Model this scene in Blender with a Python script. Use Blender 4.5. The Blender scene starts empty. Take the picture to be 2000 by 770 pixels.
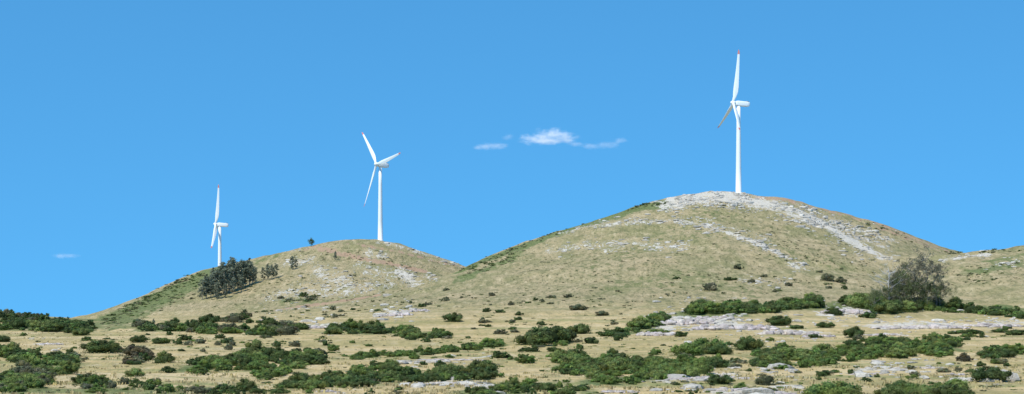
import bpy, math, random
import numpy as np
from mathutils import Vector, Matrix

rng = np.random.default_rng(11)
random.seed(5)
F = 3732.0; HZ = 640.0; CX = 1000.0
scene = bpy.context.scene
COL = scene.collection

# ------------------------------------------------------------------ helpers
TAB = np.random.default_rng(3).random((256, 256))
def vnoise(x, y, s=0):
    xi = np.floor(x).astype(np.int64); yi = np.floor(y).astype(np.int64)
    fx = x - xi; fy = y - yi
    fx = fx*fx*(3-2*fx); fy = fy*fy*(3-2*fy)
    xi = xi + s*37; yi = yi + s*91
    a = TAB[xi & 255, yi & 255]; b = TAB[(xi+1) & 255, yi & 255]
    c = TAB[xi & 255, (yi+1) & 255]; d = TAB[(xi+1) & 255, (yi+1) & 255]
    return (a*(1-fx)+b*fx)*(1-fy) + (c*(1-fx)+d*fx)*fy
def fbm(x, y, o=4, s=0):
    t = np.zeros(np.broadcast(x, y).shape); a = 0.5; k = 1.0
    for i in range(o):
        t = t + a*(vnoise(x*k, y*k, s+i)-0.5)*2; a *= 0.5; k *= 2.03
    return t

def profile(knots, Yr, sig):
    k = np.array(knots, float)
    X = (k[:, 0]-CX)/F*Yr; Z = (HZ-k[:, 1])/F*Yr
    xs = np.arange(-2600, 2600, 2.0)
    zs = np.interp(xs, X, Z)
    n = int(sig*3/2); g = np.exp(-0.5*(np.arange(-n, n+1)*2/sig)**2); g /= g.sum()
    zs = np.convolve(np.pad(zs, n, mode='edge'), g, mode='valid')
    return lambda x: np.interp(x, xs, zs)
def curve(tab, sig=12):
    t = np.array(tab, float)
    xs = np.arange(t[0, 0]-100, min(t[-1, 0], 3000)+100, 2.0)
    zs = np.interp(xs, t[:, 0], t[:, 1])
    n = int(sig*3/2); g = np.exp(-0.5*(np.arange(-n, n+1)*2/sig)**2); g /= g.sum()
    zs = np.convolve(np.pad(zs, n, mode='edge'), g, mode='valid')
    return lambda x: np.interp(x, xs, zs)

pA = profile([(-600,640),(100,640),(200,639),(400,622),(560,607),(700,592),(800,572),(870,545),(905,525),(950,503),(1000,485),(1060,460),(1120,438),(1180,417),(1240,400),(1290,391),(1340,380),(1400,374),(1440,376),(1500,380),(1550,386),(1600,401),(1650,416),(1700,431),(1750,449),(1800,469),(1850,487),(1900,505),(2000,535),(2200,580),(2600,640)], 1445, 6)
gA = curve([(0,0),(700,0),(800,.042),(900,.107),(1000,.21),(1100,.347),(1200,.52),(1300,.716),(1400,.91),(1445,1),(1500,.97),(1600,.8),(1750,.4),(1900,.1),(2000,0)])
pB = profile([(-100,641),(100,641),(190,635),(240,606),(300,575),(340,553),(400,531),(440,521),(500,501),(560,488),(610,479),(660,470),(740,469),(790,479),(840,496),(880,509),(905,519),(960,540),(1100,570),(1400,600),(1700,640)], 1690, 6)
gB = curve([(1200,0),(1260,0),(1340,.12),(1440,.34),(1540,.62),(1630,.88),(1690,1),(1914,.88),(2090,.5),(2390,0)])
pD = profile([(1400,640),(1600,640),(1690,610),(1760,560),(1800,530),(1840,510),(1900,498),(1950,491),(2000,484),(2100,472),(2300,465),(2700,520),(3200,640)], 1150, 6)
gD = curve([(600,0),(700,0),(800,.15),(950,.5),(1070,.85),(1150,1),(1250,.8),(1450,0)])
pC = profile([(-2200,600),(-1200,560),(-600,580),(-300,590),(0,609),(60,615),(120,625),(185,636),(240,640)], 1000, 5)
gC = curve([(600,0),(750,0),(850,.3),(940,.8),(1000,1),(1100,.8),(1300,0)])
pP = curve([(-300,-1.8),(0,-1.8),(30,-2.6),(60,-4.4),(120,-6.6),(190,-7.2),(300,-6.9),(400,-6.1),(500,-5),(600,-3.7),(700,-2.2),(800,-.9),(900,-.1),(1000,0),(2900,0)], 8)

def height(X, Y):
    A = pA(X + .117*(1445-Y))*gA(Y); B = pB(X)*gB(Y); D = pD(X)*gD(Y); C = pC(X)*gC(Y)
    A = np.maximum(A, 0); B = np.maximum(B, 0); D = np.maximum(D, 0); C = np.maximum(C, 0)
    H = (A**4+B**4+C**4+D**4+1e-9)**.25
    far = np.clip(1-(Y-2500)/3000, 0, 1)
    hm = np.clip(H/30, 0, 1)
    und = fbm(X/150., Y/42., 3, 5)*1.5*np.clip((Y-130)/150., 0, 1)
    lump = fbm(X/70., Y/70., 4, 9)*3.8*hm + fbm(X/10., Y/12., 3, 14)*(.4+.9*hm)
    return pP(Y) + H + (und*(1-.5*hm) + lump)*far

YS = np.concatenate([np.geomspace(60, 2400, 620)])
def ground_at(u, v):
    """world points where sight lines meet the terrain; nan when they miss"""
    u = np.atleast_1d(np.asarray(u, float)); v = np.atleast_1d(np.asarray(v, float))
    out = np.full((len(u), 3), np.nan)
    for s in range(0, len(u), 400):
        uu = u[s:s+400, None]; vv = v[s:s+400, None]
        Y = YS[None, :]+0*uu; X = (uu-CX)/F*Y; R = (HZ-vv)/F*Y
        d = height(X, Y)-R
        hit = d >= 0
        idx = hit.argmax(1); ok = hit.any(1) & (idx > 0)
        r = np.arange(len(uu)); i0 = np.maximum(idx-1, 0)
        d0 = d[r, i0]; d1 = d[r, idx]; t = np.clip(-d0/(d1-d0+1e-9), 0, 1)
        Yh = YS[i0]*(1-t)+YS[idx]*t; Xh = (uu[:, 0]-CX)/F*Yh
        P = np.stack([Xh, Yh, height(Xh, Yh)], 1); P[~ok] = np.nan
        out[s:s+400] = P
    return out
def ground_one(u, v):
    for k in range(14):
        p = ground_at([u], [v+2*k])[0]
        if not np.isnan(p[0]): return p
    return p

def quad_mesh(name, V, Q, mat, col=None, smooth=False):
    me = bpy.data.meshes.new(name)
    V = np.asarray(V, np.float32); Q = np.asarray(Q, np.int32)
    me.vertices.add(len(V)); me.vertices.foreach_set("co", V.ravel())
    me.loops.add(Q.size); me.loops.foreach_set("vertex_index", Q.ravel())
    me.polygons.add(len(Q)); me.polygons.foreach_set("loop_start", np.arange(0, Q.size, 4, dtype=np.int32))
    try: me.polygons.foreach_set("loop_total", np.full(len(Q), 4, np.int32))
    except Exception: pass
    if smooth: me.polygons.foreach_set("use_smooth", np.ones(len(Q), bool))
    me.update(calc_edges=True); me.validate()
    if col is not None and len(me.vertices) == len(V):
        a = me.color_attributes.new("tone", 'FLOAT_COLOR', 'POINT')
        c = np.ones((len(V), 4), np.float32); c[:, :col.shape[1]] = col
        a.data.foreach_set("color", c.ravel())
    for m in (mat if isinstance(mat, (list, tuple)) else [mat]): me.materials.append(m)
    return me

def add_obj(name, me, loc=(0,0,0), parent=None, **props):
    o = bpy.data.objects.new(name, me); COL.objects.link(o); o.location = loc
    if parent: o.parent = parent
    for k, v in props.items(): o[k] = v
    return o

def csphere(n):
    V = []; Q = []
    for ax in range(3):
        for sg in (-1, 1):
            b = len(V)
            for i in range(n+1):
                for j in range(n+1):
                    a = math.tan((i/n-.5)*math.pi/2); c = math.tan((j/n-.5)*math.pi/2)
                    p = [0, 0, 0]; p[ax] = sg; p[(ax+1) % 3] = a*sg; p[(ax+2) % 3] = c
                    V.append(p)
            for i in range(n):
                for j in range(n):
                    k = b+i*(n+1)+j
                    Q.append([k, k+n+1, k+n+2, k+1])
    V = np.array(V, float); V /= np.linalg.norm(V, axis=1)[:, None]
    return V, np.array(Q)
CS2 = csphere(2); CS3 = csphere(3); CS4 = csphere(4)

class Build:
    def __init__(s): s.V = []; s.Q = []; s.C = []; s.n = 0
    def add(s, V, Q, C):
        s.V.append(V); s.Q.append(np.asarray(Q)+s.n); s.n += len(V)
        C = np.asarray(C, float)
        if C.ndim == 1: C = np.repeat(C[None], len(V), 0)
        s.C.append(C)
    def mesh(s, name, mat, smooth=False):
        return quad_mesh(name, np.concatenate(s.V), np.concatenate(s.Q), mat, np.concatenate(s.C), smooth)
    def arrays(s): return np.concatenate(s.V), np.concatenate(s.Q), np.concatenate(s.C)

# ------------------------------------------------------------------ materials
def new_mat(name, rough=.8):
    m = bpy.data.materials.new(name); m.use_nodes = True
    nt = m.node_tree; b = nt.nodes["Principled BSDF"]; b.inputs["Roughness"].default_value = rough
    try: b.inputs["Specular IOR Level"].default_value = .15
    except Exception: pass
    return m, nt, b
def N(nt, t, **kw):
    n = nt.nodes.new(t)
    for k, v in kw.items(): setattr(n, k, v)
    return n
def mixc(nt, fac, a, b, mode='MIX'):
    n = nt.nodes.new("ShaderNodeMix"); n.data_type = 'RGBA'; n.blend_type = mode
    for i, x in ((0, fac), (6, a), (7, b)):
        if isinstance(x, (int, float)): n.inputs[i].default_value = x
        elif isinstance(x, tuple): n.inputs[i].default_value = (*x, 1)
        else: nt.links.new(x, n.inputs[i])
    return n.outputs[2]
def math_(nt, op, a, b=None, clamp=False):
    n = nt.nodes.new("ShaderNodeMath"); n.operation = op; n.use_clamp = clamp
    for i, x in enumerate((a, b)):
        if x is None: continue
        if isinstance(x, (int, float)): n.inputs[i].default_value = x
        else: nt.links.new(x, n.inputs[i])
    return n.outputs[0]
def ramp(nt, x, lo, hi):
    n = nt.nodes.new("ShaderNodeMapRange"); n.interpolation_type = 'SMOOTHSTEP'
    nt.links.new(x, n.inputs[0]); n.inputs[1].default_value = lo; n.inputs[2].default_value = hi
    return n.outputs[0]
def noise_(nt, vec, scale, detail=4, rough=.55):
    n = nt.nodes.new("ShaderNodeTexNoise"); n.inputs["Scale"].default_value = scale
    n.inputs["Detail"].default_value = detail; n.inputs["Roughness"].default_value = rough
    nt.links.new(vec, n.inputs["Vector"]); return n.outputs[0]
def scaled(nt, vec, s, off=(0,0,0)):
    mp = N(nt, "ShaderNodeMapping"); mp.inputs["Scale"].default_value = s; mp.inputs["Location"].default_value = off; nt.links.new(vec, mp.inputs[0]); return mp.outputs[0]

def leaf_mat(name, c, c2, tl=.3):
    m, nt, b = new_mat(name, .65)
    at = N(nt, "ShaderNodeAttribute", attribute_name="tone")
    oi = N(nt, "ShaderNodeObjectInfo")
    base = mixc(nt, oi.outputs["Random"], c, c2)
    colr = mixc(nt, 1.0, base, at.outputs["Color"], 'MULTIPLY')
    nt.links.new(colr, b.inputs["Base Color"])
    tr = N(nt, "ShaderNodeBsdfTranslucent"); nt.links.new(colr, tr.inputs[0])
    mx = N(nt, "ShaderNodeMixShader"); mx.inputs[0].default_value = tl
    nt.links.new(b.outputs[0], mx.inputs[1]); nt.links.new(tr.outputs[0], mx.inputs[2])
    nt.links.new(mx.outputs[0], nt.nodes["Material Output"].inputs[0])
    return m
M_DARK = leaf_mat("dark_foliage", (.074,.110,.036), (.13,.168,.055))
M_LIGHT = leaf_mat("light_foliage", (.125,.185,.048), (.20,.25,.08))
M_BROWN = leaf_mat("brown_foliage", (.125,.11,.065), (.15,.135,.08))
M_GREY = leaf_mat("grey_green_foliage", (.115,.13,.07), (.165,.168,.095))
M_GRASS = leaf_mat("dry_grass_tufts", (.55,.44,.23), (.55,.44,.23))

def rock_mat(name, c1, c2, c3):
    m, nt, b = new_mat(name, .9)
    g = N(nt, "ShaderNodeNewGeometry"); at = N(nt, "ShaderNodeAttribute", attribute_name="tone")
    n1 = noise_(nt, g.outputs["Position"], .5, 5, .6); n2 = noise_(nt, g.outputs["Position"], 2.2, 5, .65)
    c = mixc(nt, ramp(nt, n1, .35, .65), c1, c2)
    c = mixc(nt, ramp(nt, n2, .55, .75), c, c3)
    c = mixc(nt, 1.0, c, at.outputs["Color"], 'MULTIPLY')
    nt.links.new(c, b.inputs["Base Color"])
    bp = N(nt, "ShaderNodeBump"); bp.inputs["Strength"].default_value = .8; bp.inputs["Distance"].default_value = .6
    nt.links.new(n2, bp.inputs["Height"]); nt.links.new(bp.outputs[0], b.inputs["Normal"])
    return m
M_ROCK = rock_mat("pale_rock", (.60,.53,.47), (.49,.435,.395), (.27,.24,.205))
M_ROCKF = rock_mat("hill_rock", (.62,.57,.49), (.50,.455,.385), (.30,.27,.21))

m, nt, b = new_mat("bark", .9)
g = N(nt, "ShaderNodeNewGeometry"); n1 = noise_(nt, g.outputs["Position"], 1.5, 4)
nt.links.new(mixc(nt, n1, (.20,.18,.15), (.36,.33,.29)), b.inputs["Base Color"]); M_BARK = m
m, nt, b = new_mat("pale_dead_bark", .9)
g = N(nt, "ShaderNodeNewGeometry"); n1 = noise_(nt, g.outputs["Position"], 1.5, 4)
nt.links.new(mixc(nt, n1, (.42,.39,.36), (.66,.63,.58)), b.inputs["Base Color"]); M_DEAD = m

m, nt, b = new_mat("white_turbine_paint", .4)
g = N(nt, "ShaderNodeNewGeometry"); n1 = noise_(nt, g.outputs["Position"], .12, 4)
nt.links.new(mixc(nt, n1, (.84,.84,.83), (.76,.77,.77)), b.inputs["Base Color"]); M_WHITE = m
m, nt, b = new_mat("red_tip_paint", .5)
g = N(nt, "ShaderNodeNewGeometry"); n1 = noise_(nt, g.outputs["Position"], .5, 2)
nt.links.new(mixc(nt, n1, (.62,.19,.15), (.68,.24,.19)), b.inputs["Base Color"]); M_RED = m
m, nt, b = new_mat("grey_metal_paint", .5)
g = N(nt, "ShaderNodeNewGeometry"); n1 = noise_(nt, g.outputs["Position"], .5, 2)
nt.links.new(mixc(nt, n1, (.30,.31,.32), (.38,.39,.40)), b.inputs["Base Color"]); M_METAL = m

# ------------------------------------------------------------------ ground sheet
rows = [20.]
while rows[-1] < 2450:
    rows.append(rows[-1] + max(1.2, rows[-1]*.0026))
rows = np.concatenate([[-120, -60, -20, 0, 10], rows, np.geomspace(2480, 30000, 50)])
NC = 520
t = np.linspace(-1, 1, NC)
Yg = np.repeat(rows[:, None], NC, 1)
Xg = t[None, :]*(.35*np.maximum(Yg, 0)+110)
Zg = height(Xg, Yg)
Vx = Xg.ravel(); Vy = Yg.ravel()

def to_line(px, step=9):
    out = []
    for (a, b_) in zip(px[:-1], px[1:]):
        n = max(1, int(math.hypot(b_[0]-a[0], b_[1]-a[1])/step))
        for i in range(n): out.append((a[0]+(b_[0]-a[0])*i/n, a[1]+(b_[1]-a[1])*i/n))
    out.append(px[-1]); out = np.array(out, float)
    P = ground_at(out[:, 0], out[:, 1])
    bad = np.isnan(P[:, 0])
    for k in (4, 8, 12):
        if bad.any():
            P[bad] = ground_at(out[bad, 0], out[bad, 1]+k); bad = np.isnan(P[:, 0])
    return P[~bad]
def stroke(mask, px, w, amt=1., k=.2):
    P = to_line(px)
    if len(P) == 0: return
    sel = np.where((Vx > P[:, 0].min()-4*w) & (Vx < P[:, 0].max()+4*w) & (Vy > P[:, 1].min()-4*w/k) & (Vy < P[:, 1].max()+4*w/k))[0]
    if len(sel) == 0: return
    best = np.full(len(sel), 1e9)
    for p in P:
        d = (Vx[sel]-p[0])**2 + ((Vy[sel]-p[1])*k)**2
        best = np.minimum(best, d)
    mask[sel] = np.maximum(mask[sel], amt*np.exp(-best/w**2))

rockm = np.zeros(Vx.shape); greenm = np.zeros(Vx.shape); dirtm = np.zeros(Vx.shape)
ROCKLINES = [  # (polyline, half width m, amount, number of loose rocks)
 ([(1300,401),(1345,390),(1400,386),(1440,388),(1490,396),(1530,405),(1570,419),(1610,438),(1650,462),(1700,490)], 6.5, 1.03, 1700),
 ([(1310,390),(1360,381),(1400,377),(1450,383)], 5, 1.1, 600),
 ([(1450,396),(1520,412),(1580,430),(1630,452)], 4, .8, 370),
 ([(1560,402),(1600,417),(1650,437),(1690,451),(1750,472)], 3, .5, 160),
 ([(1640,440),(1680,465),(1720,480)], 7, .5, 150),
 ([(1090,458),(1140,444),(1200,436),(1270,433),(1330,432)], 2.6, .6, 230),
 ([(1320,431),(1370,438),(1420,454),(1470,472),(1530,500)], 2.4, .92, 380),
 ([(1070,492),(1110,484),(1170,478),(1240,475),(1290,482),(1340,480)], 3.8, .5, 200),
 ([(1380,430),(1440,447),(1500,470)], 2.5, .4, 60),
 ([(1545,520),(1570,522)], 3, .7, 50), ([(1720,505),(1750,500)], 3, .7, 40), ([(1180,490),(1215,482)], 3, .5, 30),
 ([(1840,508),(1880,503),(1930,497)], 2.0, .75, 90), ([(1930,520),(1990,512)], 2.0, .4, 30),
 ([(1440,545),(1540,552)], 2.5, .4, 40),
 ([(560,515),(610,508)], 4, .6, 70), ([(620,530),(650,545),(685,560)], 7, .6, 150),
 ([(530,578),(580,570),(640,572),(720,562),(760,556)], 7, .48, 150), ([(780,530),(795,543),(812,556)], 5.5, .85, 110),
 ([(715,494),(750,500)], 4, .65, 50), ([(560,488),(600,483)], 3, .5, 30), ([(740,472),(800,486),(860,505),(900,520)], 2.8, .6, 120),
 ([(830,540),(850,545)], 3, .65, 40), ([(700,520),(760,540)], 7, .42, 60), ([(740,616),(800,608)], 4, .8, 70), ([(580,640),(650,636)], 4, .8, 50),
 ([(510,612),(560,604),(660,600)], 2.4, .5, 40),
 ([(1290,636),(1350,624),(1420,634),(1480,640)], 6.5, 1.0, 360), ([(1500,652),(1600,650)], 4.5, .9, 170),
 ([(1700,638),(1800,630),(1900,636),(2000,630)], 4, .8, 200), ([(1610,614),(1690,602)], 4.5, .9, 140),
 ([(1290,740),(1400,735),(1500,739)], 2, .75, 170), ([(1400,762),(1550,757)], 2, .75, 140),
 ([(790,752),(870,746),(960,743)], 1.8, .65, 110), ([(1660,728),(1730,721),(1830,717)], 1.5, .7, 90),
 ([(780,708),(900,702),(1000,692)], 1.3, .5, 40), ([(60,672),(120,670)], 1.8, .6, 30), ([(620,768),(700,764)], 1.4, .6, 40), ([(1870,735),(1990,745)], 1.5, .5, 40),
]
for L, w, a, n in ROCKLINES: stroke(rockm, L, w, a)
for L, w, a in [([(905,527),(950,507),(1000,490),(1060,466),(1120,446),(1180,424),(1240,405),(1300,398)], 7, 1.1), ([(900,545),(950,525),(1010,500)], 6, .8),
                ([(200,632),(250,610),(300,585),(340,565),(400,540)], 15, 1.3), ([(230,640),(300,600),(380,560)], 10, .7),
                ([(560,585),(620,590)], 8, .5), ([(440,528),(540,500)], 4, .6),
                ([(1900,530),(1990,515)], 6, .8), ([(1930,512),(2000,498)], 4, .7),
                ([(0,620),(60,625),(120,630),(180,640)], 7, 1.), ([(0,640),(100,640)], 5, 1.),
                ([(1200,560),(1330,540),(1450,570)], 12, .38), ([(1500,480),(1560,500),(1640,530)], 14, .36), ([(1150,520),(1300,460),(1400,450)], 12, .34), ([(1350,410),(1450,430)], 8, .35),
                ([(270,645),(420,645),(560,650)], 4, .8), ([(700,652),(860,652)], 3.5, .8),
                ([(1330,616),(1480,606),(1620,598),(1700,595),(1850,600),(2000,605)], 5, .95), ([(1200,655),(1290,636)], 4, .8),
                ([(1490,700),(1600,690),(1700,685),(1850,680)], 3.6, 1.),
                ([(1100,720),(1200,715),(1300,720),(1400,710)], 3.6, 1.), ([(1150,745),(1300,735)], 2.4, .8),
                ([(380,715),(450,705),(560,700),(640,700)], 3.0, 1.), ([(590,755),(700,740),(820,735),(950,725)], 2.0, 1.),
                ([(0,740),(60,730),(120,720)], 3.0, 1.1), ([(0,765),(200,762),(420,768)], 1.8, .8), ([(690,695),(800,690),(980,675)], 2.0, .9), ([(900,768),(1150,765)], 1.5, .8), ([(0,690),(150,695),(330,700)], 1.6, .6)]:
    stroke(greenm, L, w, a)
for L, w, a in [([(615,482),(660,494),(720,508),(780,520),(830,530)], 1.8, 1.6), ([(600,478),(625,488)], 2.2, 1.0), ([(490,612),(560,603),(640,592),(740,577)], 1.6, 1.4),
                ([(1480,382),(1550,387),(1600,402),(1650,417),(1700,432),(1750,451),(1800,471),(1850,490)], 1.6, 1.25),
                ([(1700,438),(1760,461),(1830,488)], 2.0, .65), ([(840,508),(900,521)], 2.4, .7), ([(700,478),(780,492),(850,510)], 1.8, .75), ([(620,478),(700,476)], 2.0, .5)]:
    stroke(dirtm, L, w, a)
hillm = np.clip((Zg.ravel()-2)/12, 0, 1)
V = np.stack([Vx, Vy, Zg.ravel()], 1)
nr = len(rows)
idx = np.arange(nr*NC).reshape(nr, NC)
Q = np.stack([idx[:-1, :-1], idx[:-1, 1:], idx[1:, 1:], idx[1:, :-1]], -1).reshape(-1, 4)

m, nt, b = new_mat("dry_pasture_ground", .95)
g = N(nt, "ShaderNodeNewGeometry"); P = g.outputs["Position"]
at = N(nt, "ShaderNodeAttribute", attribute_name="tone"); sp = N(nt, "ShaderNodeSeparateColor"); nt.links.new(at.outputs["Color"], sp.inputs[0])
aR, aG, aB = sp.outputs; aH = at.outputs["Alpha"]
PS = scaled(nt, P, (1, .28, .6)); PB = scaled(nt, P, (.22, 1, 1)); PC = scaled(nt, P, (.25, 1, 1), (311, 77, 5))
nL = noise_(nt, P, .012, 5, .6); nB = noise_(nt, PB, .04, 5, .62); nC = noise_(nt, PC, .05, 5, .65); nM = noise_(nt, PS, .07, 6, .65); nG = noise_(nt, PS, .22, 6, .72); nS = noise_(nt, PS, .6, 5, .75); nF = noise_(nt, P, 1.8, 3, .7)
plain = mixc(nt, ramp(nt, nM, .38, .62), (.57,.42,.205), (.48,.36,.165))
plain = mixc(nt, math_(nt, 'MULTIPLY', ramp(nt, nB, .50, .60), .5), plain, (.29,.26,.10))
plain = mixc(nt, math_(nt, 'MULTIPLY', ramp(nt, nB, .48, .38), .6), plain, (.64,.495,.28))
plain = mixc(nt, math_(nt, 'MULTIPLY', ramp(nt, nC, .53, .62), .6), plain, (.21,.235,.08))
hill = mixc(nt, ramp(nt, nM, .38, .62), (.385,.305,.165), (.265,.238,.11))
hill = mixc(nt, math_(nt, 'MULTIPLY', ramp(nt, nL, .45, .6), .5), hill, (.44,.34,.195))
c = mixc(nt, aH, plain, hill)
tus = math_(nt, 'SUBTRACT', .68, math_(nt, 'MULTIPLY', math_(nt, 'SUBTRACT', 1.0, aH), .42))
c = mixc(nt, math_(nt, 'MULTIPLY', ramp(nt, nG, .50, .60), tus), c, (.18,.17,.077))
c = mixc(nt, math_(nt, 'MULTIPLY', ramp(nt, nG, .46, .36), .55), c, (.56,.45,.275))
c = mixc(nt, math_(nt, 'MULTIPLY', ramp(nt, nS, .53, .60), tus), c, (.105,.115,.046))     # small tussocks
c = mixc(nt, math_(nt, 'MULTIPLY', ramp(nt, nF, .52, .70), .15), c, (.15,.15,.06))
gf = ramp(nt, math_(nt, 'ADD', aG, math_(nt, 'MULTIPLY', math_(nt, 'SUBTRACT', nG, .5), 2.0)), .25, .75)
c = mixc(nt, math_(nt, 'MULTIPLY', gf, .88), c, mixc(nt, ramp(nt, nS, .4, .6), (.085,.12,.036), (.18,.205,.075)))
df = ramp(nt, math_(nt, 'ADD', aB, math_(nt, 'MULTIPLY', math_(nt, 'SUBTRACT', nG, .5), 1.2)), .3, .62)
c = mixc(nt, math_(nt, 'MULTIPLY', df, .82), c, mixc(nt, nM, (.41,.245,.16), (.40,.28,.185)))
rs = math_(nt, 'ADD', math_(nt, 'MULTIPLY', aR, .95), math_(nt, 'ADD', math_(nt, 'MULTIPLY', math_(nt, 'SUBTRACT', nS, .5), 2.2), math_(nt, 'MULTIPLY', math_(nt, 'SUBTRACT', nG, .5), 2.6)))
rf = ramp(nt, rs, .40, .74)
rf = math_(nt, 'MULTIPLY', math_(nt, 'MULTIPLY', rf, ramp(nt, aR, .04, .25)), .88)
c = mixc(nt, rf, c, mixc(nt, ramp(nt, nF, .3, .7), (.48,.43,.35), (.72,.66,.575)))
nt.links.new(c, b.inputs["Base Color"])
bp = N(nt, "ShaderNodeBump"); bp.inputs["Strength"].default_value = .85; bp.inputs["Distance"].default_value = 1.5
nt.links.new(math_(nt, 'ADD', nG, math_(nt, 'MULTIPLY', nS, .5)), bp.inputs["Height"]); nt.links.new(bp.outputs[0], b.inputs["Normal"])
M_GROUND = m
me = quad_mesh("ground", V, Q, M_GROUND, np.stack([rockm, greenm, dirtm, hillm], 1), True)
ground = add_obj("ground", me, kind="structure", label="dry grassy hills and rocky pasture under blue sky", category="ground")

# ------------------------------------------------------------------ foliage builders
def leaves(P, Nrm, size, r, tone, aspect=.7):
    n = len(P)
    nn = Nrm + r.normal(0, .5, (n, 3)); nn /= np.linalg.norm(nn, axis=1)[:, None]
    a = np.cross(nn, r.normal(0, 1, (n, 3))); a /= np.linalg.norm(a, axis=1)[:, None]+1e-9
    c = np.cross(nn, a)
    s = size*r.uniform(.6, 1.35, (n, 1))
    V = np.stack([P-a*s, P-c*s*aspect, P+a*s, P+c*s*aspect], 1).reshape(-1, 3)
    Q = np.arange(4*n).reshape(n, 4)
    t = np.repeat(tone, 4, 0)
    return V, Q, t
def tube(B, p0, p1, r0, r1, seg=5, col=(1, 1, 1)):
    p0 = np.array(p0, float); p1 = np.array(p1, float); d = p1-p0; d /= np.linalg.norm(d)+1e-9
    a = np.cross(d, [.3, .9, .1]); a /= np.linalg.norm(a); c = np.cross(d, a)
    V = []
    for p, r_ in ((p0, r0), (p1, r1)):
        for i in range(seg):
            th = 2*math.pi*i/seg; V.append(p+(a*math.cos(th)+c*math.sin(th))*r_)
    Q = [[i, (i+1) % seg, seg+(i+1) % seg, seg+i] for i in range(seg)]
    B.add(np.array(V), Q, col)
def bush_arrays(seed, nleaf, leaf, lobes, tall=.65, core=True, stems=True):
    r = np.random.default_rng(seed); B = Build()
    cen = []; rad = []
    ecc = r.uniform(.75, 1.1); offx, offy = r.normal(0, .05, 2)
    for i in range(lobes):
        an = r.uniform(0, 2*math.pi); q = math.sqrt(r.uniform(0, 1)); rr = .40*q; top = math.sqrt(max(0, 1-.8*q*q))
        z = tall*(.12+.70*top*r.uniform(.15, 1)**.8)*r.uniform(.8, 1.12)
        cen.append((rr*math.cos(an)+offx, rr*math.sin(an)*ecc+offy, z)); rad.append(r.uniform(.06, .15))
    cen = np.array(cen); rad = np.array(rad)
    tone = r.uniform(.6, 1.5, lobes)[:, None]*np.stack([r.uniform(.85, 1.22, lobes), np.ones(lobes), r.uniform(.8, 1.1, lobes)], 1)
    w = rad**2; w /= w.sum(); k = r.choice(lobes, nleaf, p=w)
    d = r.normal(0, 1, (nleaf, 3)); d[:, 2] = d[:, 2]*.9+.3; d /= np.linalg.norm(d, axis=1)[:, None]
    rr = rad[k]*r.uniform(.75, 1.15, nleaf)+ (r.random(nleaf) < .15)*r.uniform(.01, .05, nleaf)
    P = cen[k]+d*rr[:, None]*np.array([1, 1, .85]); P[:, 2] = np.maximum(P[:, 2], .01)
    B.add(*leaves(P, d, leaf, r, tone[k]*r.uniform(.75, 1.35, (nleaf, 1))))
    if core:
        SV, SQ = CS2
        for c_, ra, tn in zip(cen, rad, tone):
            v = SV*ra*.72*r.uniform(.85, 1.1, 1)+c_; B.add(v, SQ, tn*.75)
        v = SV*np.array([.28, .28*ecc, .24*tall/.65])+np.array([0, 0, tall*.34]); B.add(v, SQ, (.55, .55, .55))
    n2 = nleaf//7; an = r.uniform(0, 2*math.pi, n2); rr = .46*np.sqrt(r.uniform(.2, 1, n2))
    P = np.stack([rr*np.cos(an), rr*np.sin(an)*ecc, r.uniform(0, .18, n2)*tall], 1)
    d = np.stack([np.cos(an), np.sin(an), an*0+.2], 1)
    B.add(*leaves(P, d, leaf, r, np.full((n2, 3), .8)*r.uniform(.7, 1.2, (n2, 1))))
    if stems:
        for i in range(4):
            q = cen[r.integers(lobes)]; tube(B, (q[0]*.2, q[1]*.2, -.06), q, .018, .006, 4, (1.2, .9, .8))
    return B.arrays()

TALL = [.58, .70, .44, .72, .60, .46, .64, .52]
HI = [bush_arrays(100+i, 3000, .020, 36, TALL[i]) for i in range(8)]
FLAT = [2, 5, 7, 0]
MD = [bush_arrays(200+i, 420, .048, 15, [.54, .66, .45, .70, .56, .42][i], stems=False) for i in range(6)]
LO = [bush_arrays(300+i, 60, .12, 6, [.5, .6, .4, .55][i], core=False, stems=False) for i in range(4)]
MATS = {0: M_DARK, 1: M_LIGHT, 2: M_BROWN, 3: M_GREY}
shrub_mesh = {}
def hi_mesh(i, tone):
    if (i, tone) not in shrub_mesh:
        v, q, c_ = HI[i]; shrub_mesh[(i, tone)] = quad_mesh("shrub_foliage", v, q, MATS[tone], c_)
    return shrub_mesh[(i, tone)]

# ------------------------------------------------------------------ shrub placement (u, v, width, tone)
S = []
def belt(pts, jit, n, w0, w1, tones=(0,)):
    pts = np.array(pts, float); seg = np.hypot(*(np.diff(pts, axis=0).T)); cum = np.concatenate([[0], np.cumsum(seg)])
    big = w1 >= 34
    if big: n = int(n*1.75)
    ph = random.uniform(0, 6)
    for i in range(n):
        s = random.uniform(0, cum[-1]); u = np.interp(s, cum, pts[:, 0])+random.uniform(-14, 14); v = np.interp(s, cum, pts[:, 1])+random.uniform(-jit, jit)
        if big: v += 2.5*math.sin(u/37.+ph)
        S.append((u, v, random.uniform(w0, w1)*random.choice((.35, .5, .7, .85, 1.05) if big else (.4, .6, .8, 1, 1.15)), random.choice(tones)))
belt([(0,620),(60,626),(120,634),(175,643)], 8, 130, 12, 26, (0,0,0,3))
belt([(0,640),(110,645),(175,650)], 5, 50, 16, 32, (0,0,1))
belt([(275,640),(330,645),(400,646),(500,650),(570,652)], 6, 60, 20, 38, (0,0,3,1))
belt([(400,632),(470,628),(600,640)], 5, 22, 16, 34, (0,3))
belt([(640,650),(700,650),(800,654),(865,655)], 6, 38, 22, 40, (0,0,0,1))
belt([(1190,660),(1240,645),(1300,628)], 7, 24, 24, 42, (0,0,1))
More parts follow.
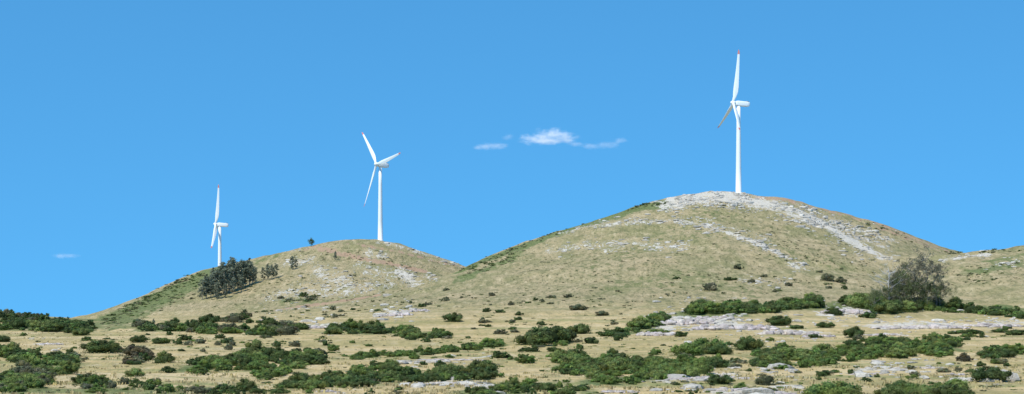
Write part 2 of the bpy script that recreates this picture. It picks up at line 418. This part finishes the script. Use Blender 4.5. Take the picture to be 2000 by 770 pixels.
belt([(1340,612),(1400,608),(1500,604),(1610,598)], 6, 72, 22, 44, (1,1,0,0))
belt([(1640,596),(1720,598)], 6, 12, 30, 48, (1,0))
belt([(1710,608),(1790,606),(1850,602)], 6, 20, 34, 52, (0,1,1))
belt([(1860,606),(1930,612),(2010,618)], 6, 24, 24, 40, (0,0,1))
belt([(1480,702),(1560,705),(1640,695),(1740,688),(1860,680)], 14, 84, 22, 46, (1,1,0))
belt([(1480,712),(1560,718)], 4, 10, 30, 46, (1,0))
belt([(1090,712),(1180,720),(1260,722),(1350,722),(1400,716)], 16, 94, 22, 46, (1,1,0))
belt([(1150,742),(1230,745),(1300,738)], 6, 18, 22, 40, (1,))
belt([(375,722),(420,712),(480,715),(540,705),(620,708)], 14, 70, 22, 44, (0,1,0,1))
belt([(470,742),(560,725)], 6, 14, 20, 38, (1,1))
belt([(580,760),(650,750),(740,742),(830,742),(900,735),(965,730)], 8, 70, 24, 46, (0,0,1,0))
belt([(640,735),(760,720)], 5, 14, 20, 36, (0,1))
belt([(680,700),(760,694),(860,688),(980,676)], 4, 80, 14, 26, (1,1,0))
belt([(0,750),(50,742),(100,730),(130,712)], 18, 84, 22, 46, (0,1,0,3,1))
belt([(0,690),(20,700),(60,705)], 8, 20, 20, 38, (0,1))
belt([(150,760),(260,752),(330,762),(420,768)], 10, 28, 20, 38, (1,3,0))
belt([(420,770),(520,766),(560,760)], 6, 14, 24, 42, (0,1))
belt([(900,775),(980,764),(1060,768),(1150,760)], 8, 26, 24, 44, (0,1))
belt([(1740,778),(1800,772),(1880,768)], 6, 12, 36, 56, (1,0))
belt([(1925,700),(1960,695),(2000,690)], 6, 14, 26, 44, (0,0,1))
belt([(210,695),(270,700),(320,720)], 14, 14, 16, 32, (0,3,0,2))
belt([(10,660),(200,665),(400,662),(650,668)], 8, 50, 8, 18, (0,3,1))
belt([(20,700),(340,680),(660,690)], 18, 80, 8, 24, (0,3,1,0))
belt([(700,720),(1050,700),(1100,690)], 14, 60, 8, 24, (0,1))
belt([(1250,700),(1700,735),(1990,720)], 16, 80, 8, 24, (0,1,3))
belt([(1600,690),(1990,650)], 10, 40, 10, 26, (0,1))
belt([(650,672),(900,668),(1250,680)], 8, 40, 7, 18, (0,1,3))
belt([(1250,670),(1600,672),(1900,665)], 8, 30, 8, 20, (0,1,3))
belt([(880,590),(1100,585),(1250,600),(1180,625),(900,625)], 16, 70, 5, 14, (0,3,3))
belt([(1300,560),(1500,550),(1650,545),(1750,560)], 22, 50, 4, 12, (0,3,3))
belt([(930,640),(1200,640)], 16, 30, 8, 18, (0,3))
belt([(880,600),(1200,560),(1700,570)], 25, 90, 3, 8, (3,3,0))
manual = [(1072,670,74,0),(1045,674,56,0),(1100,668,60,0),(1086,660,46,1),(1060,662,50,0),(1132,652,50,0),(1152,671,30,0),(885,628,34,0),(950,610,16,0),(975,611,18,0),(1112,580,13,3),(1060,590,12,3),
 (1130,606,34,3),(1175,616,24,3),(870,568,12,3),(960,578,13,3),(1375,692,80,1),(1345,694,60,1),(1405,692,56,0),(1460,684,58,0),(1670,596,56,1),(1590,596,48,0),(1440,525,16,3),(1385,567,32,3),
 (1470,552,13,3),(1615,548,28,3),(1640,552,20,3),(1540,559,12,3),(1640,778,98,1),(1600,772,50,0),(1400,750,54,0),(1935,745,62,0),(1862,768,66,1),(1885,706,30,2),(1750,695,40,0),
 (195,690,60,0),(122,708,46,0),(315,670,26,0),(260,735,44,1),(265,697,50,2),(600,684,18,0),(940,728,52,0),(880,733,56,0),(1028,687,24,0),(1590,660,22,0),(1670,660,36,0),(290,643,30,0),
 (1630,616,28,0),(1520,636,40,0),(1495,752,36,3),(1445,764,30,1),(70,700,34,0),(160,655,34,0),(8,668,30,0),(1280,655,40,1),(520,742,30,0),(160,750,36,0),(1985,655,30,0),(1950,650,24,0),
 (1330,658,22,0),(1560,642,24,0),(1610,640,24,0),(1700,622,26,0),(775,722,20,2),(730,698,30,1),(1205,570,11,3),(1160,563,11,3),(690,540,11,3),(1175,585,11,3)]
S += manual
# ridge scrub
belt([(905,530),(950,506),(1000,489),(1060,464),(1120,442),(1180,421),(1240,403),(1300,395)], 4, 260, 3.5, 8, (0,3,3))
belt([(915,535),(960,515),(1010,498)], 8, 90, 4, 9, (0,3))
belt([(200,634),(240,610),(300,581),(340,559),(390,540)], 7, 340, 3.5, 9, (0,3,0))
belt([(215,640),(300,600),(400,560)], 12, 110, 4, 8, (0,3))
belt([(1240,405),(1300,396)], 3, 14, 5, 9, (0,3))
belt([(1850,494),(1930,492),(2000,488)], 3, 30, 5, 11, (0,3))
belt([(1660,430),(1700,442),(1780,470)], 6, 30, 5, 10, (0,3))
belt([(1500,470),(1650,510),(1720,540)], 30, 90, 3, 7, (3,3))
belt([(1000,540),(1300,500),(1600,540)], 40, 480, 2, 5, (3,3,0))
belt([(1300,420),(1500,440),(1700,520)], 30, 240, 2, 5, (3,3,0))
belt([(400,580),(600,560),(800,570)], 28, 320, 2.5, 6, (3,3,0))
belt([(560,500),(700,500),(850,530)], 16, 140, 3, 6, (3,3))
belt([(560,586),(600,585),(640,578)], 6, 36, 6, 14, (3,3,0))
belt([(500,620),(700,605),(870,590)], 14, 110, 4, 12, (0,3))
belt([(1860,540),(1990,530)], 20, 80, 3, 9, (3,0))
belt([(20,690),(600,690),(1000,720),(2000,700)], 45, 420, 4, 10, (3,1,0,1))
belt([(20,760),(600,760),(1000,760),(2000,750)], 16, 280, 5, 14, (3,1,0))
S = np.array(S)
G = ground_at(S[:, 0], S[:, 1]); ok = ~np.isnan(G[:, 0]); S = S[ok]; G = G[ok]
order = np.argsort(-S[:, 2])
LAB = {0: "dense dark green shrub on dry pasture", 1: "bright green leafy shrub on dry pasture", 2: "brownish bare-twigged shrub on dry grass", 3: "grey-green scrubby bush on dry slope"}
cover = {k: Build() for k in MATS}
nind = 0
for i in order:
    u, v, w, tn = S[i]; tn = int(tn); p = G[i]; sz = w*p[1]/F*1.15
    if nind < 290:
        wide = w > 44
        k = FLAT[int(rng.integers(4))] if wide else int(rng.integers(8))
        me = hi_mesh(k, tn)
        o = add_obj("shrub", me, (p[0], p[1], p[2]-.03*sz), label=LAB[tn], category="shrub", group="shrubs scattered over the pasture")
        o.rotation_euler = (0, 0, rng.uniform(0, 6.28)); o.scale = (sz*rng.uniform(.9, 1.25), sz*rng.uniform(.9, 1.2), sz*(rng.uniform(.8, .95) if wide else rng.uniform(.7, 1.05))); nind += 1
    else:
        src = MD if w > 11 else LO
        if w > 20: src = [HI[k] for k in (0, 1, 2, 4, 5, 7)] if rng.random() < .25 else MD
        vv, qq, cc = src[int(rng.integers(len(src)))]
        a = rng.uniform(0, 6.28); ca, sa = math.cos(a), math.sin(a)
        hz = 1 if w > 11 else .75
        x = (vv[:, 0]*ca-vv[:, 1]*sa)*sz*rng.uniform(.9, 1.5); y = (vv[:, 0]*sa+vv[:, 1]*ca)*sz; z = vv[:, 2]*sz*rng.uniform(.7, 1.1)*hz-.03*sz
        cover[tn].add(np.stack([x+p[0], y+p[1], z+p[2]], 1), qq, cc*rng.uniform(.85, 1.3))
names = {0: "dark_scrub_cover", 1: "green_scrub_cover", 2: "brown_scrub_cover", 3: "grey_scrub_cover"}
for k, B in cover.items():
    if B.n: add_obj(names[k], B.mesh(names[k], MATS[k]), kind="stuff", label="low scrub dotted over slopes and pasture", category="scrub")

# grass tufts
n = 13000
Yt = 175*np.exp(rng.uniform(0, 1, n)*math.log(720/175)); Xt = rng.uniform(-1, 1, n)*(.31*Yt+5); Zt = height(Xt, Yt)
keep = fbm(Xt/14, Yt/14, 3, 30) > 0; Xt, Yt, Zt = Xt[keep], Yt[keep], Zt[keep]; n = len(Xt)
B = Build(); K = 5
hs = rng.uniform(.15, .45, n)
tone = rng.uniform(.7, 1.05, (n, 1))*np.stack([np.ones(n), rng.uniform(.97, 1.06, n), rng.uniform(.85, 1.05, n)], 1)
for k in range(K):
    an = rng.uniform(0, 6.28, n); w = hs*rng.uniform(.35, .7, n); le = rng.uniform(.1, .5, n)*hs
    dx, dy = np.cos(an), np.sin(an)
    c0 = np.stack([Xt, Yt, Zt-.05], 1)+np.stack([rng.normal(0, .25, n), rng.normal(0, .25, n), 0*Xt], 1)
    V = np.stack([c0-np.stack([dx*w*.5, dy*w*.5, 0*w], 1), c0+np.stack([dx*w*.5, dy*w*.5, 0*w], 1),
                  c0+np.stack([dx*w*.5-dy*le, dy*w*.5+dx*le, hs*.8], 1), c0+np.stack([-dx*w*.3-dy*le, -dy*w*.3+dx*le, hs], 1)], 1).reshape(-1, 3)
    B.add(V, np.arange(4*n).reshape(n, 4), np.repeat(tone, 4, 0))
add_obj("dry_grass", B.mesh("dry_grass", M_GRASS), kind="stuff", label="tufts of dry tan grass over pasture", category="grass")

# ------------------------------------------------------------------ rocks
def rock_arrays(r, sx, sy, sz, n=3):
    SV, SQ = {2: CS2, 3: CS3, 4: CS4}[n]
    o = r.uniform(0, 50)
    v = SV.copy()
    for kx in range(5):   # chop with planes for facets
        d = r.normal(0, 1, 3); d /= np.linalg.norm(d); h = r.uniform(.45, .8)
        s = v@d; v = v-np.outer(np.maximum(s-h, 0), d)
    v = v*(1+.12*np.sin(v[:, [0]]*7+o)*np.cos(v[:, [1]]*6+o))
    a = r.uniform(-.5, .5); ca, sa = math.cos(a), math.sin(a)
    v = v*np.array([sx, sy, sz]); x = v[:, 0]*ca-v[:, 1]*sa; y = v[:, 0]*sa+v[:, 1]*ca
    return np.stack([x, y, v[:, 2]], 1), SQ
B = Build()
for L, w, a, nrk in ROCKLINES:
    pts = np.array(L, float); seg = np.hypot(*(np.diff(pts, axis=0).T)); cum = np.concatenate([[0], np.cumsum(seg)])
    s = rng.uniform(0, cum[-1], nrk); u = np.interp(s, cum, pts[:, 0]); v = np.interp(s, cum, pts[:, 1])
    Pm = ground_at(pts[:, 0], pts[:, 1]); Ym = np.nanmean(Pm[:, 1]); wp = w*F/Ym
    PP = ground_at(u+rng.normal(0, wp*.8, nrk), v+rng.normal(0, wp*.7, nrk))
    for p in PP:
        if np.isnan(p[0]): continue
        if fbm(np.array([p[0]/9]), np.array([p[1]/25]), 2, 40)[0] < -.12: continue
        sc = (.3+rng.exponential(.5))*(1 if p[1] > 700 else .6); sc = min(sc, 2.4)
        v_, q_ = rock_arrays(rng, sc*rng.uniform(.9, 1.8), sc*rng.uniform(.8, 1.4), sc*rng.uniform(.28, .62), 2)
        B.add(v_+p+np.array([0, 0, sc*.05]), q_, np.ones(3)*rng.uniform(.7, 1.15))
add_obj("scattered_rocks", B.mesh("scattered_rocks", M_ROCKF), kind="stuff", label="pale broken rock strewn along the ridges", category="rocks")

OUT = [(770,618,74,20),(812,609,60,13),(610,642,74,18),(525,625,40,6),(1345,634,115,44),(1440,644,170,32),(1285,656,90,26),(1540,654,120,24),(1600,658,70,18),(1655,612,105,34),
 (1800,642,210,18),(1940,638,130,15),(1400,741,220,12),(1470,766,170,18),(870,752,140,11),(1780,720,120,8),(1690,732,70,10),(98,673,55,7),(1210,767,80,12),(640,766,50,9),(1870,733,60,8),(880,704,150,6),(1730,655,90,10),(1240,746,40,12),(1395,624,80,28)]
for (u, v, w, h) in OUT:
    c0 = ground_one(u, v)
    if np.isnan(c0[0]): continue
    mpx = c0[1]/F; B = Build(); nn = int(36+w*.7)
    for i in range(nn):
        fx = -.44+.88*(i+.5)/nn+rng.normal(0, .015)
        x = c0[0]+fx*w*mpx; y = c0[1]+rng.normal(0, .05)*w*mpx+math.sin(fx*9+u)*w*mpx*.03
        z = float(height(np.array([x]), np.array([y]))[0])
        e = max(.35, 1-abs(fx)*1.5)*rng.uniform(.4, 1.15)
        sx = min(w, 120)*mpx*rng.uniform(.03, .095); sy = sx*rng.uniform(.7, 1.3)
        sz = min(h*mpx*rng.uniform(.2, .55)*e, sx*rng.uniform(.4, 1.0))
        v_, q_ = rock_arrays(rng, sx, sy, sz, 3)
        tn = rng.uniform(.65, 1.2)*np.array([1, rng.uniform(.95, 1), rng.uniform(.92, 1.04)])
        B.add(v_+np.array([x, y, z+sz*.35])-c0, q_, tn)
    add_obj("rock_outcrop", B.mesh("rock_outcrop", M_ROCK), tuple(c0), label="pale grey slabby rock outcrop breaking through dry grass", category="rock", group="rock outcrops on the pasture")

# ------------------------------------------------------------------ trees
def make_tree(seed, H, crown_lo, crown_w, nleaf, leaf, lean=.05, dens=1., R=.02):
    r = np.random.default_rng(seed); T = Build(); C = Build()
    pts = [np.array([0, 0, -.5*H*.06])]; n = 7
    for i in range(1, n+1):
        pts.append(np.array([r.normal(0, lean*H*.3)*i/n, r.normal(0, lean*H*.3)*i/n, H*.93*i/n]))
    R = H*R
    for i in range(n): tube(T, pts[i], pts[i+1], R*(1-i/n*.85), R*(1-(i+1)/n*.85), 7)
    tips = []
    nb = 16
    for i in range(nb):
        f = crown_lo+(1-crown_lo)*(i+.5)/nb; z = f*.93*n; k = min(int(z), n-1); p = pts[k]*(1-(z-k))+pts[k+1]*(z-k)
        an = i*2.4+r.uniform(-.5, .5); ln = crown_w*.5*r.uniform(.5, 1.05)*math.sin(math.pi*min(.98, .18+.8*(f-crown_lo)/(1-crown_lo)))
        q = p+np.array([math.cos(an)*ln, math.sin(an)*ln, ln*r.uniform(.25, .8)])
        tube(T, p, q, R*.38*(1-f*.5), R*.12, 5)
        tips.append(q)
        for j in range(3):
            q2 = q+r.normal(0, .2, 3)*crown_w*.6+np.array([0, 0, crown_w*.04]); s0 = p*.4+q*.6
            tube(T, s0, q2, R*.16, R*.05, 4); tips.append(q2)
    tips.append(pts[-1]); tips = np.array(tips); L = len(tips)
    rad = r.uniform(.10, .2, L)*crown_w*dens; tone = r.uniform(.6, 1.35, (L, 1))*np.ones((1, 3))
    k = r.integers(0, L, nleaf); d = r.normal(0, 1, (nleaf, 3)); d /= np.linalg.norm(d, axis=1)[:, None]
    P = tips[k]+d*(rad[k]*r.uniform(.3, 1.1, nleaf))[:, None]*np.array([1, 1, .8])
    C.add(*leaves(P, d, leaf, r, tone[k]*r.uniform(.7, 1.3, (nleaf, 1))))
    return T, C
def place_tree(name, tm, cm, p, sc, rot, label, group=None):
    tr = bpy.data.objects.new(name, None); COL.objects.link(tr); tr.location = p; tr.scale = (sc, sc, sc); tr.rotation_euler = (0, 0, rot); tr.empty_display_size = 1
    tr["label"] = label; tr["category"] = "tree"
    if group: tr["group"] = group
    add_obj("trunk", tm, parent=tr); add_obj("crown", cm, parent=tr)
    return tr
EU = []
M_EUC = leaf_mat("eucalyptus_foliage", (.19,.215,.145), (.27,.29,.20), .35)
for i in range(5):
    T, C = make_tree(400+i, 1., .12, .36, 2100, .021, dens=1.15, R=.018)
    EU.append((T.mesh("trunk", M_BARK), C.mesh("crown", M_EUC)))
grove = [(395,586,42),(403,583,48),(412,582,44),(420,578,54),(429,577,48),(438,573,62),(447,571,56),(456,567,66),(464,565,54),(471,562,56),(479,560,48),(487,556,52),(493,555,40),(498,551,32),
         (424,584,34),(455,575,34),(471,570,34),(400,570,30),(434,566,52),(463,558,44),(480,550,42),(416,568,46),(448,560,54),(408,576,38),(440,582,30),
         (514,547,26),(523,546,32),(531,544,28),(539,543,30),(571,527,28),(578,525,20),(655,508,18),(300,640,18)]
for i, (u, v, h) in enumerate(grove):
    p = ground_one(u, v)
    tm, cm = EU[i % 5]
    place_tree("eucalyptus_tree", tm, cm, (p[0], p[1], p[2]), h*p[1]/F*1.0, rng.uniform(0, 6.28), "tall slender grey-green eucalyptus on the grassy hillside", "eucalyptus grove on the hillside")
T, C = make_tree(430, 1., .2, .8, 2200, .03, dens=1.2)
p = ground_one(608, 480)
place_tree("lone_tree", T.mesh("trunk", M_BARK), C.mesh("crown", M_DARK), tuple(p), 6.5, 1., "small lone rounded tree on the bare hilltop skyline")
# large half bare trees above the rocks
M_BIG = leaf_mat("dull_green_foliage", (.11,.14,.055), (.15,.175,.075), .3)
M_TWIG = leaf_mat("grey_green_twigs", (.185,.18,.12), (.225,.215,.145), .3)
BT = []
for i in range(3):
    T, C = make_tree(500+i, 1., .08, .9, 4200, .0135, dens=.85, lean=.15)
    T2, C2 = make_tree(540+i, 1., .12, .72, 3600, .0095, dens=.66, lean=.25)
    BT.append((T.mesh("trunk", M_BARK), C.mesh("crown", M_BIG), T2.mesh("trunk", M_BARK), C2.mesh("crown", M_TWIG)))
for (u, v, h, k, kind) in [(1766,604,74,0,1),(1806,604,116,1,0),(1828,602,92,2,0),(1746,602,58,1,1),(1785,606,58,2,1),(1836,604,50,0,1),(1726,604,44,2,1),(1812,606,54,0,1),(1780,604,104,2,0),(1760,606,50,1,1),(1755,604,82,0,0),(1708,606,38,0,1)]:
    p = ground_one(u, v)
    t1, c1, t2, c2 = BT[k]
    place_tree("big_tree", t2 if kind == 0 else t1, c2 if kind == 0 else c1, tuple(p), h*p[1]/F, rng.uniform(0, 6.28),
               "large half-bare grey-brown twigged tree above pale rocks" if kind == 0 else "dull green rounded tree beside half-bare tree", "clump of big trees")
# dead pale tree
T, C = make_tree(520, 1., .25, .8, 60, .01, R=.026)
p = ground_one(1736, 604); h = 90*p[1]/F
tr = bpy.data.objects.new("dead_tree", None); COL.objects.link(tr); tr.location = p; tr.scale = (h, h, h)
tr["label"] = "bleached leafless dead tree beside dark trees"; tr["category"] = "tree"
add_obj("trunk", T.mesh("trunk", M_DEAD), parent=tr)

# ------------------------------------------------------------------ wind turbines
def loft(name, secs, mats, red_from=None, smooth=True):
    n = len(secs[0]); V = np.concatenate(secs); Q = []
    for i in range(len(secs)-1):
        for j in range(n): Q.append([i*n+j, i*n+(j+1) % n, (i+1)*n+(j+1) % n, (i+1)*n+j])
    faces = [tuple(q) for q in Q]+[tuple(range(n))[::-1], tuple(range((len(secs)-1)*n, len(secs)*n))]
    me = bpy.data.meshes.new(name); me.from_pydata([tuple(v) for v in V], [], faces); me.update()
    for m_ in mats: me.materials.append(m_)
    for k, p_ in enumerate(me.polygons):
        p_.use_smooth = smooth and len(p_.vertices) == 4
        if red_from is not None and k//n >= red_from: p_.material_index = 1
    import bmesh
    bm = bmesh.new(); bm.from_mesh(me); bmesh.ops.recalc_face_normals(bm, faces=bm.faces); bm.to_mesh(me); bm.free()
    return me
def circ(r, z, n=24): return np.array([[r*math.cos(2*math.pi*i/n), r*math.sin(2*math.pi*i/n), z] for i in range(n)])
def blade_mesh(pitch):
    secs = []; n = 16
    st = [(0,2.0,1.0),(1.5,2.0,1.0),(4,2.7,.75),(8,4.0,.40),(12,3.9,.32),(18,3.3,.30),(25,2.6,.28),(31,2.05,.27),(36.5,1.6,.25),(36.6,1.6,.25),(38.6,1.15,.2),(39.5,.65,.18),(40,.2,.18)]
    for z, ch, th in st:
        tw = math.radians(pitch - 12*(1-z/40)); s = []
        off = ch*.2 if z > 3 else 0
        for i in range(n):
            a = 2*math.pi*i/n; x = ch/2*math.cos(a)+off; y = ch*th/2*math.sin(a)*(1 if th > .9 else (.55+.45*-math.cos(a))*1.2)
            s.append([x*math.cos(tw)-y*math.sin(tw), x*math.sin(tw)+y*math.cos(tw)-.0008*z*z, z])
        secs.append(np.array(s))
    return loft("blade", secs, [M_WHITE, M_RED], red_from=9)
def rrect(w, h, y, zc=0, n=20, e=.35):
    s = []
    for i in range(n):
        a = 2*math.pi*i/n; c_, s_ = math.cos(a), math.sin(a)
        s.append([w/2*math.copysign(abs(c_)**e, c_), y, zc+h/2*math.copysign(abs(s_)**e, s_)])
    return np.array(s)
def turbine(hub_px, Y, yaw, theta, pitch, label, tilt=6, bs=.985):
    psi = math.radians(yaw); ti = math.radians(tilt)
    hx = (hub_px[0]-CX)/F*Y; hz = (HZ-hub_px[1])/F*Y
    a = Vector((-math.cos(psi)*math.cos(ti), -math.sin(psi)*math.cos(ti), math.sin(ti)))
    tx = hx-a.x*4.2; ty = Y-a.y*4.2
    zb = float(height(np.array([tx]), np.array([ty]))[0])
    e = bpy.data.objects.new("wind_turbine", None); COL.objects.link(e); e.location = (tx, ty, zb)
    e["label"] = label; e["category"] = "wind turbine"; e["group"] = "wind turbines on the hills"
    Hh = hz-zb-1.9
    secs = [circ(2.5, -1.5), circ(2.5, .35), circ(2.3, .36)]+[circ(2.25-.85*f, .4+(Hh-.4)*f) for f in (0,.25,.26,.5,.51,.75,.76,1)]
    add_obj("tower", loft("tower", secs, [M_WHITE]), parent=e)
    X = Vector((math.sin(psi), -math.cos(psi), 0)); Yv = Vector((math.cos(psi), math.sin(psi), 0))
    Zt = Vector((0,0,1))*math.cos(ti)+Yv*math.sin(ti); Yt = Zt.cross(X)
    Mx = Matrix((X, Yt, Zt)).transposed().to_4x4()
    hub = Vector((hx-tx, Y-ty, hz-zb))
    secs = [rrect(2.2,2.4,-2.6), rrect(3.0,3.2,-2.2), rrect(3.5,3.8,-.8,.05), rrect(3.6,3.9,3,.1), rrect(3.5,3.7,6.5,.15), rrect(3.0,3.1,8.1,.25), rrect(2.2,2.2,8.6,.35)]
    na = add_obj("nacelle", loft("nacelle", secs, [M_WHITE]), parent=e); na.matrix_basis = Matrix.Translation(hub-a*4.2)@Mx
    bx = [rrect(2.2,.5,5.2,2.25), rrect(2.2,.5,7.6,2.2)]
    co = add_obj("cooler", loft("cooler", bx, [M_METAL]), parent=na)
    pt = []
    for yy, rr in ((-2.2,.1),(-2.05,.6),(-1.6,1.15),(-.8,1.55),(.2,1.7),(1.4,1.65),(1.55,1.3)):
        pt.append(np.array([[rr*math.cos(2*math.pi*i/24), yy, rr*math.sin(2*math.pi*i/24)] for i in range(24)]))
    ro = add_obj("rotor", loft("rotor", pt, [M_WHITE]), parent=e); ro.matrix_basis = Matrix.Translation(hub)@Mx
    bm_ = blade_mesh(pitch)
    for k in range(3):
        bl = add_obj("blade", bm_, parent=ro); bl.matrix_basis = Matrix.Rotation(math.radians(theta+120*k), 4, 'Y')@Matrix.Translation((0,0,.6))@Matrix.Scale(bs, 4)
turbine((1432,201), 1445, 8, 7, 72, "white three-bladed wind turbine atop the rocky pale crest")
turbine((735,321), 1690, 37, -40.5, 20, "white wind turbine turned towards viewer on grassy knoll", 5, .99)
turbine((421,438), 1914, 8, 10, 72, "white wind turbine rising behind the grassy ridge")

# ------------------------------------------------------------------ clouds (scattering volumes with an added glow)
def cloud(u, v, blobs, dens, Y=8000, label="small white fluffy cloud in clear blue sky", thr=.0):
    s = Y/F; c0 = ((u-CX)*s, Y, (HZ-v)*s)
    B = Build()
    for (x, z, rx, rz) in blobs:
        B.add(CS4[0]*np.array([rx, rx*.7, rz])*s+np.array([x, 0, -z])*s, CS4[1], (1,1,1))
    vv, qq, _ = B.arrays()
    m = bpy.data.materials.new("glowing_cloud_vapour"); m.use_nodes = True; nt = m.node_tree; nt.nodes.clear()
    out = N(nt, "ShaderNodeOutputMaterial"); tc = N(nt, "ShaderNodeTexCoord"); P = tc.outputs["Object"]
    best = None
    for (x, z, rx, rz) in blobs:
        sb = N(nt, "ShaderNodeVectorMath", operation='SUBTRACT'); nt.links.new(P, sb.inputs[0]); sb.inputs[1].default_value = (x*s, 0, -z*s)
        dv = N(nt, "ShaderNodeVectorMath", operation='DIVIDE'); nt.links.new(sb.outputs[0], dv.inputs[0]); dv.inputs[1].default_value = (rx*s, rx*.7*s, rz*s)
        ln = N(nt, "ShaderNodeVectorMath", operation='LENGTH'); nt.links.new(dv.outputs[0], ln.inputs[0])
        f = math_(nt, 'SUBTRACT', 1., ln.outputs["Value"])
        best = f if best is None else math_(nt, 'MAXIMUM', best, f)
    mp = N(nt, "ShaderNodeMapping"); mp.inputs["Scale"].default_value = (1,1,1.7); nt.links.new(P, mp.inputs[0])
    nz = noise_(nt, mp.outputs[0], .022, 6, .70)
    f = math_(nt, 'ADD', best, math_(nt, 'MULTIPLY', math_(nt, 'SUBTRACT', nz, .60), 2.4))
    d = math_(nt, 'MULTIPLY', math_(nt, 'MULTIPLY', ramp(nt, f, .0+thr, 1.2+thr), ramp(nt, best, 0., .4)), dens)
    vs = N(nt, "ShaderNodeVolumeScatter"); vs.inputs["Color"].default_value = (1,1,1,1); nt.links.new(d, vs.inputs["Density"])
    em = N(nt, "ShaderNodeEmission"); em.inputs[0].default_value = (1,1,1,1); nt.links.new(math_(nt, 'MULTIPLY', d, .42), em.inputs[1])  # white glow added to the vapour in place of multiple light scattering
    ad = N(nt, "ShaderNodeAddShader"); nt.links.new(vs.outputs[0], ad.inputs[0]); nt.links.new(em.outputs[0], ad.inputs[1]); nt.links.new(ad.outputs[0], out.inputs["Volume"])
    me = quad_mesh("cloud", vv, qq, m)
    o = add_obj("cloud", me, c0, label=label, category="cloud")
    md = o.modifiers.new("Remesh", 'REMESH'); md.mode = 'VOXEL'; md.voxel_size = 5
    return o
cloud(1070, 266, [(-32,6,36,16),(-10,0,36,22),(12,-2,40,24),(38,4,34,16),(0,9,70,10)], .028, label="flat-based bright white cloud in clear sky")
cloud(957, 285, [(-8,0,30,11),(12,1,32,10),(-22,3,22,7)], .018, label="small faint white cloud in clear sky")
cloud(993, 267, [(0,0,20,10)], .010, label="tiny wisp of cloud in clear sky")
cloud(1172, 283, [(-20,2,36,10),(12,1,40,11),(38,-9,26,10),(-45,-1,34,7)], .0085, label="thin ragged white cloud in clear sky")
cloud(126, 499, [(-8,0,24,9),(10,1,28,7)], .014, label="small lone white cloud above the hills")

# ------------------------------------------------------------------ light and sky
sd = Vector((-.42, -.52, .92)).normalized()
elev = math.asin(sd.z); rot = math.atan2(sd.x, sd.y)
sl = bpy.data.lights.new("sun", 'SUN'); sl.energy = 4.6; sl.angle = math.radians(.5); sl.color = (1, .95, .86)
so = bpy.data.objects.new("sun", sl); COL.objects.link(so); so.rotation_euler = sd.to_track_quat('Z', 'Y').to_euler()
w = bpy.data.worlds.new("World"); scene.world = w; w.use_nodes = True; nt = w.node_tree
bg = nt.nodes["Background"]; bg.inputs[1].default_value = .15
sk = N(nt, "ShaderNodeTexSky"); sk.sky_type = 'NISHITA'; sk.sun_disc = False; sk.sun_elevation = elev; sk.sun_rotation = rot
sk.altitude = 300; sk.air_density = 1.0; sk.dust_density = .2; sk.ozone_density = 2.0
tc = N(nt, "ShaderNodeTexCoord"); mp = N(nt, "ShaderNodeMapping"); mp.inputs["Location"].default_value = (0,0,.27); mp.inputs["Scale"].default_value = (1,1,.9)
nt.links.new(tc.outputs["Generated"], mp.inputs[0])
nm = N(nt, "ShaderNodeVectorMath", operation='NORMALIZE'); nt.links.new(mp.outputs[0], nm.inputs[0]); nt.links.new(nm.outputs[0], sk.inputs[0])
cc = mixc(nt, 1.0, sk.outputs[0], (.44, 1.14, 1.38), 'MULTIPLY'); nt.links.new(cc, bg.inputs[0])

cam = bpy.data.cameras.new("camera"); cam.sensor_width = 36; cam.sensor_fit = 'HORIZONTAL'; cam.lens = F/2000*36; cam.shift_y = (HZ-385)/2000; cam.clip_end = 60000; cam.clip_start = 1
co = bpy.data.objects.new("camera", cam); COL.objects.link(co); co.rotation_euler = (math.pi/2, 0, 0); scene.camera = co
scene.view_settings.view_transform = 'Standard'; scene.view_settings.look = 'None'; scene.view_settings.exposure = 0
print("individual shrubs", nind, "total", len(S))
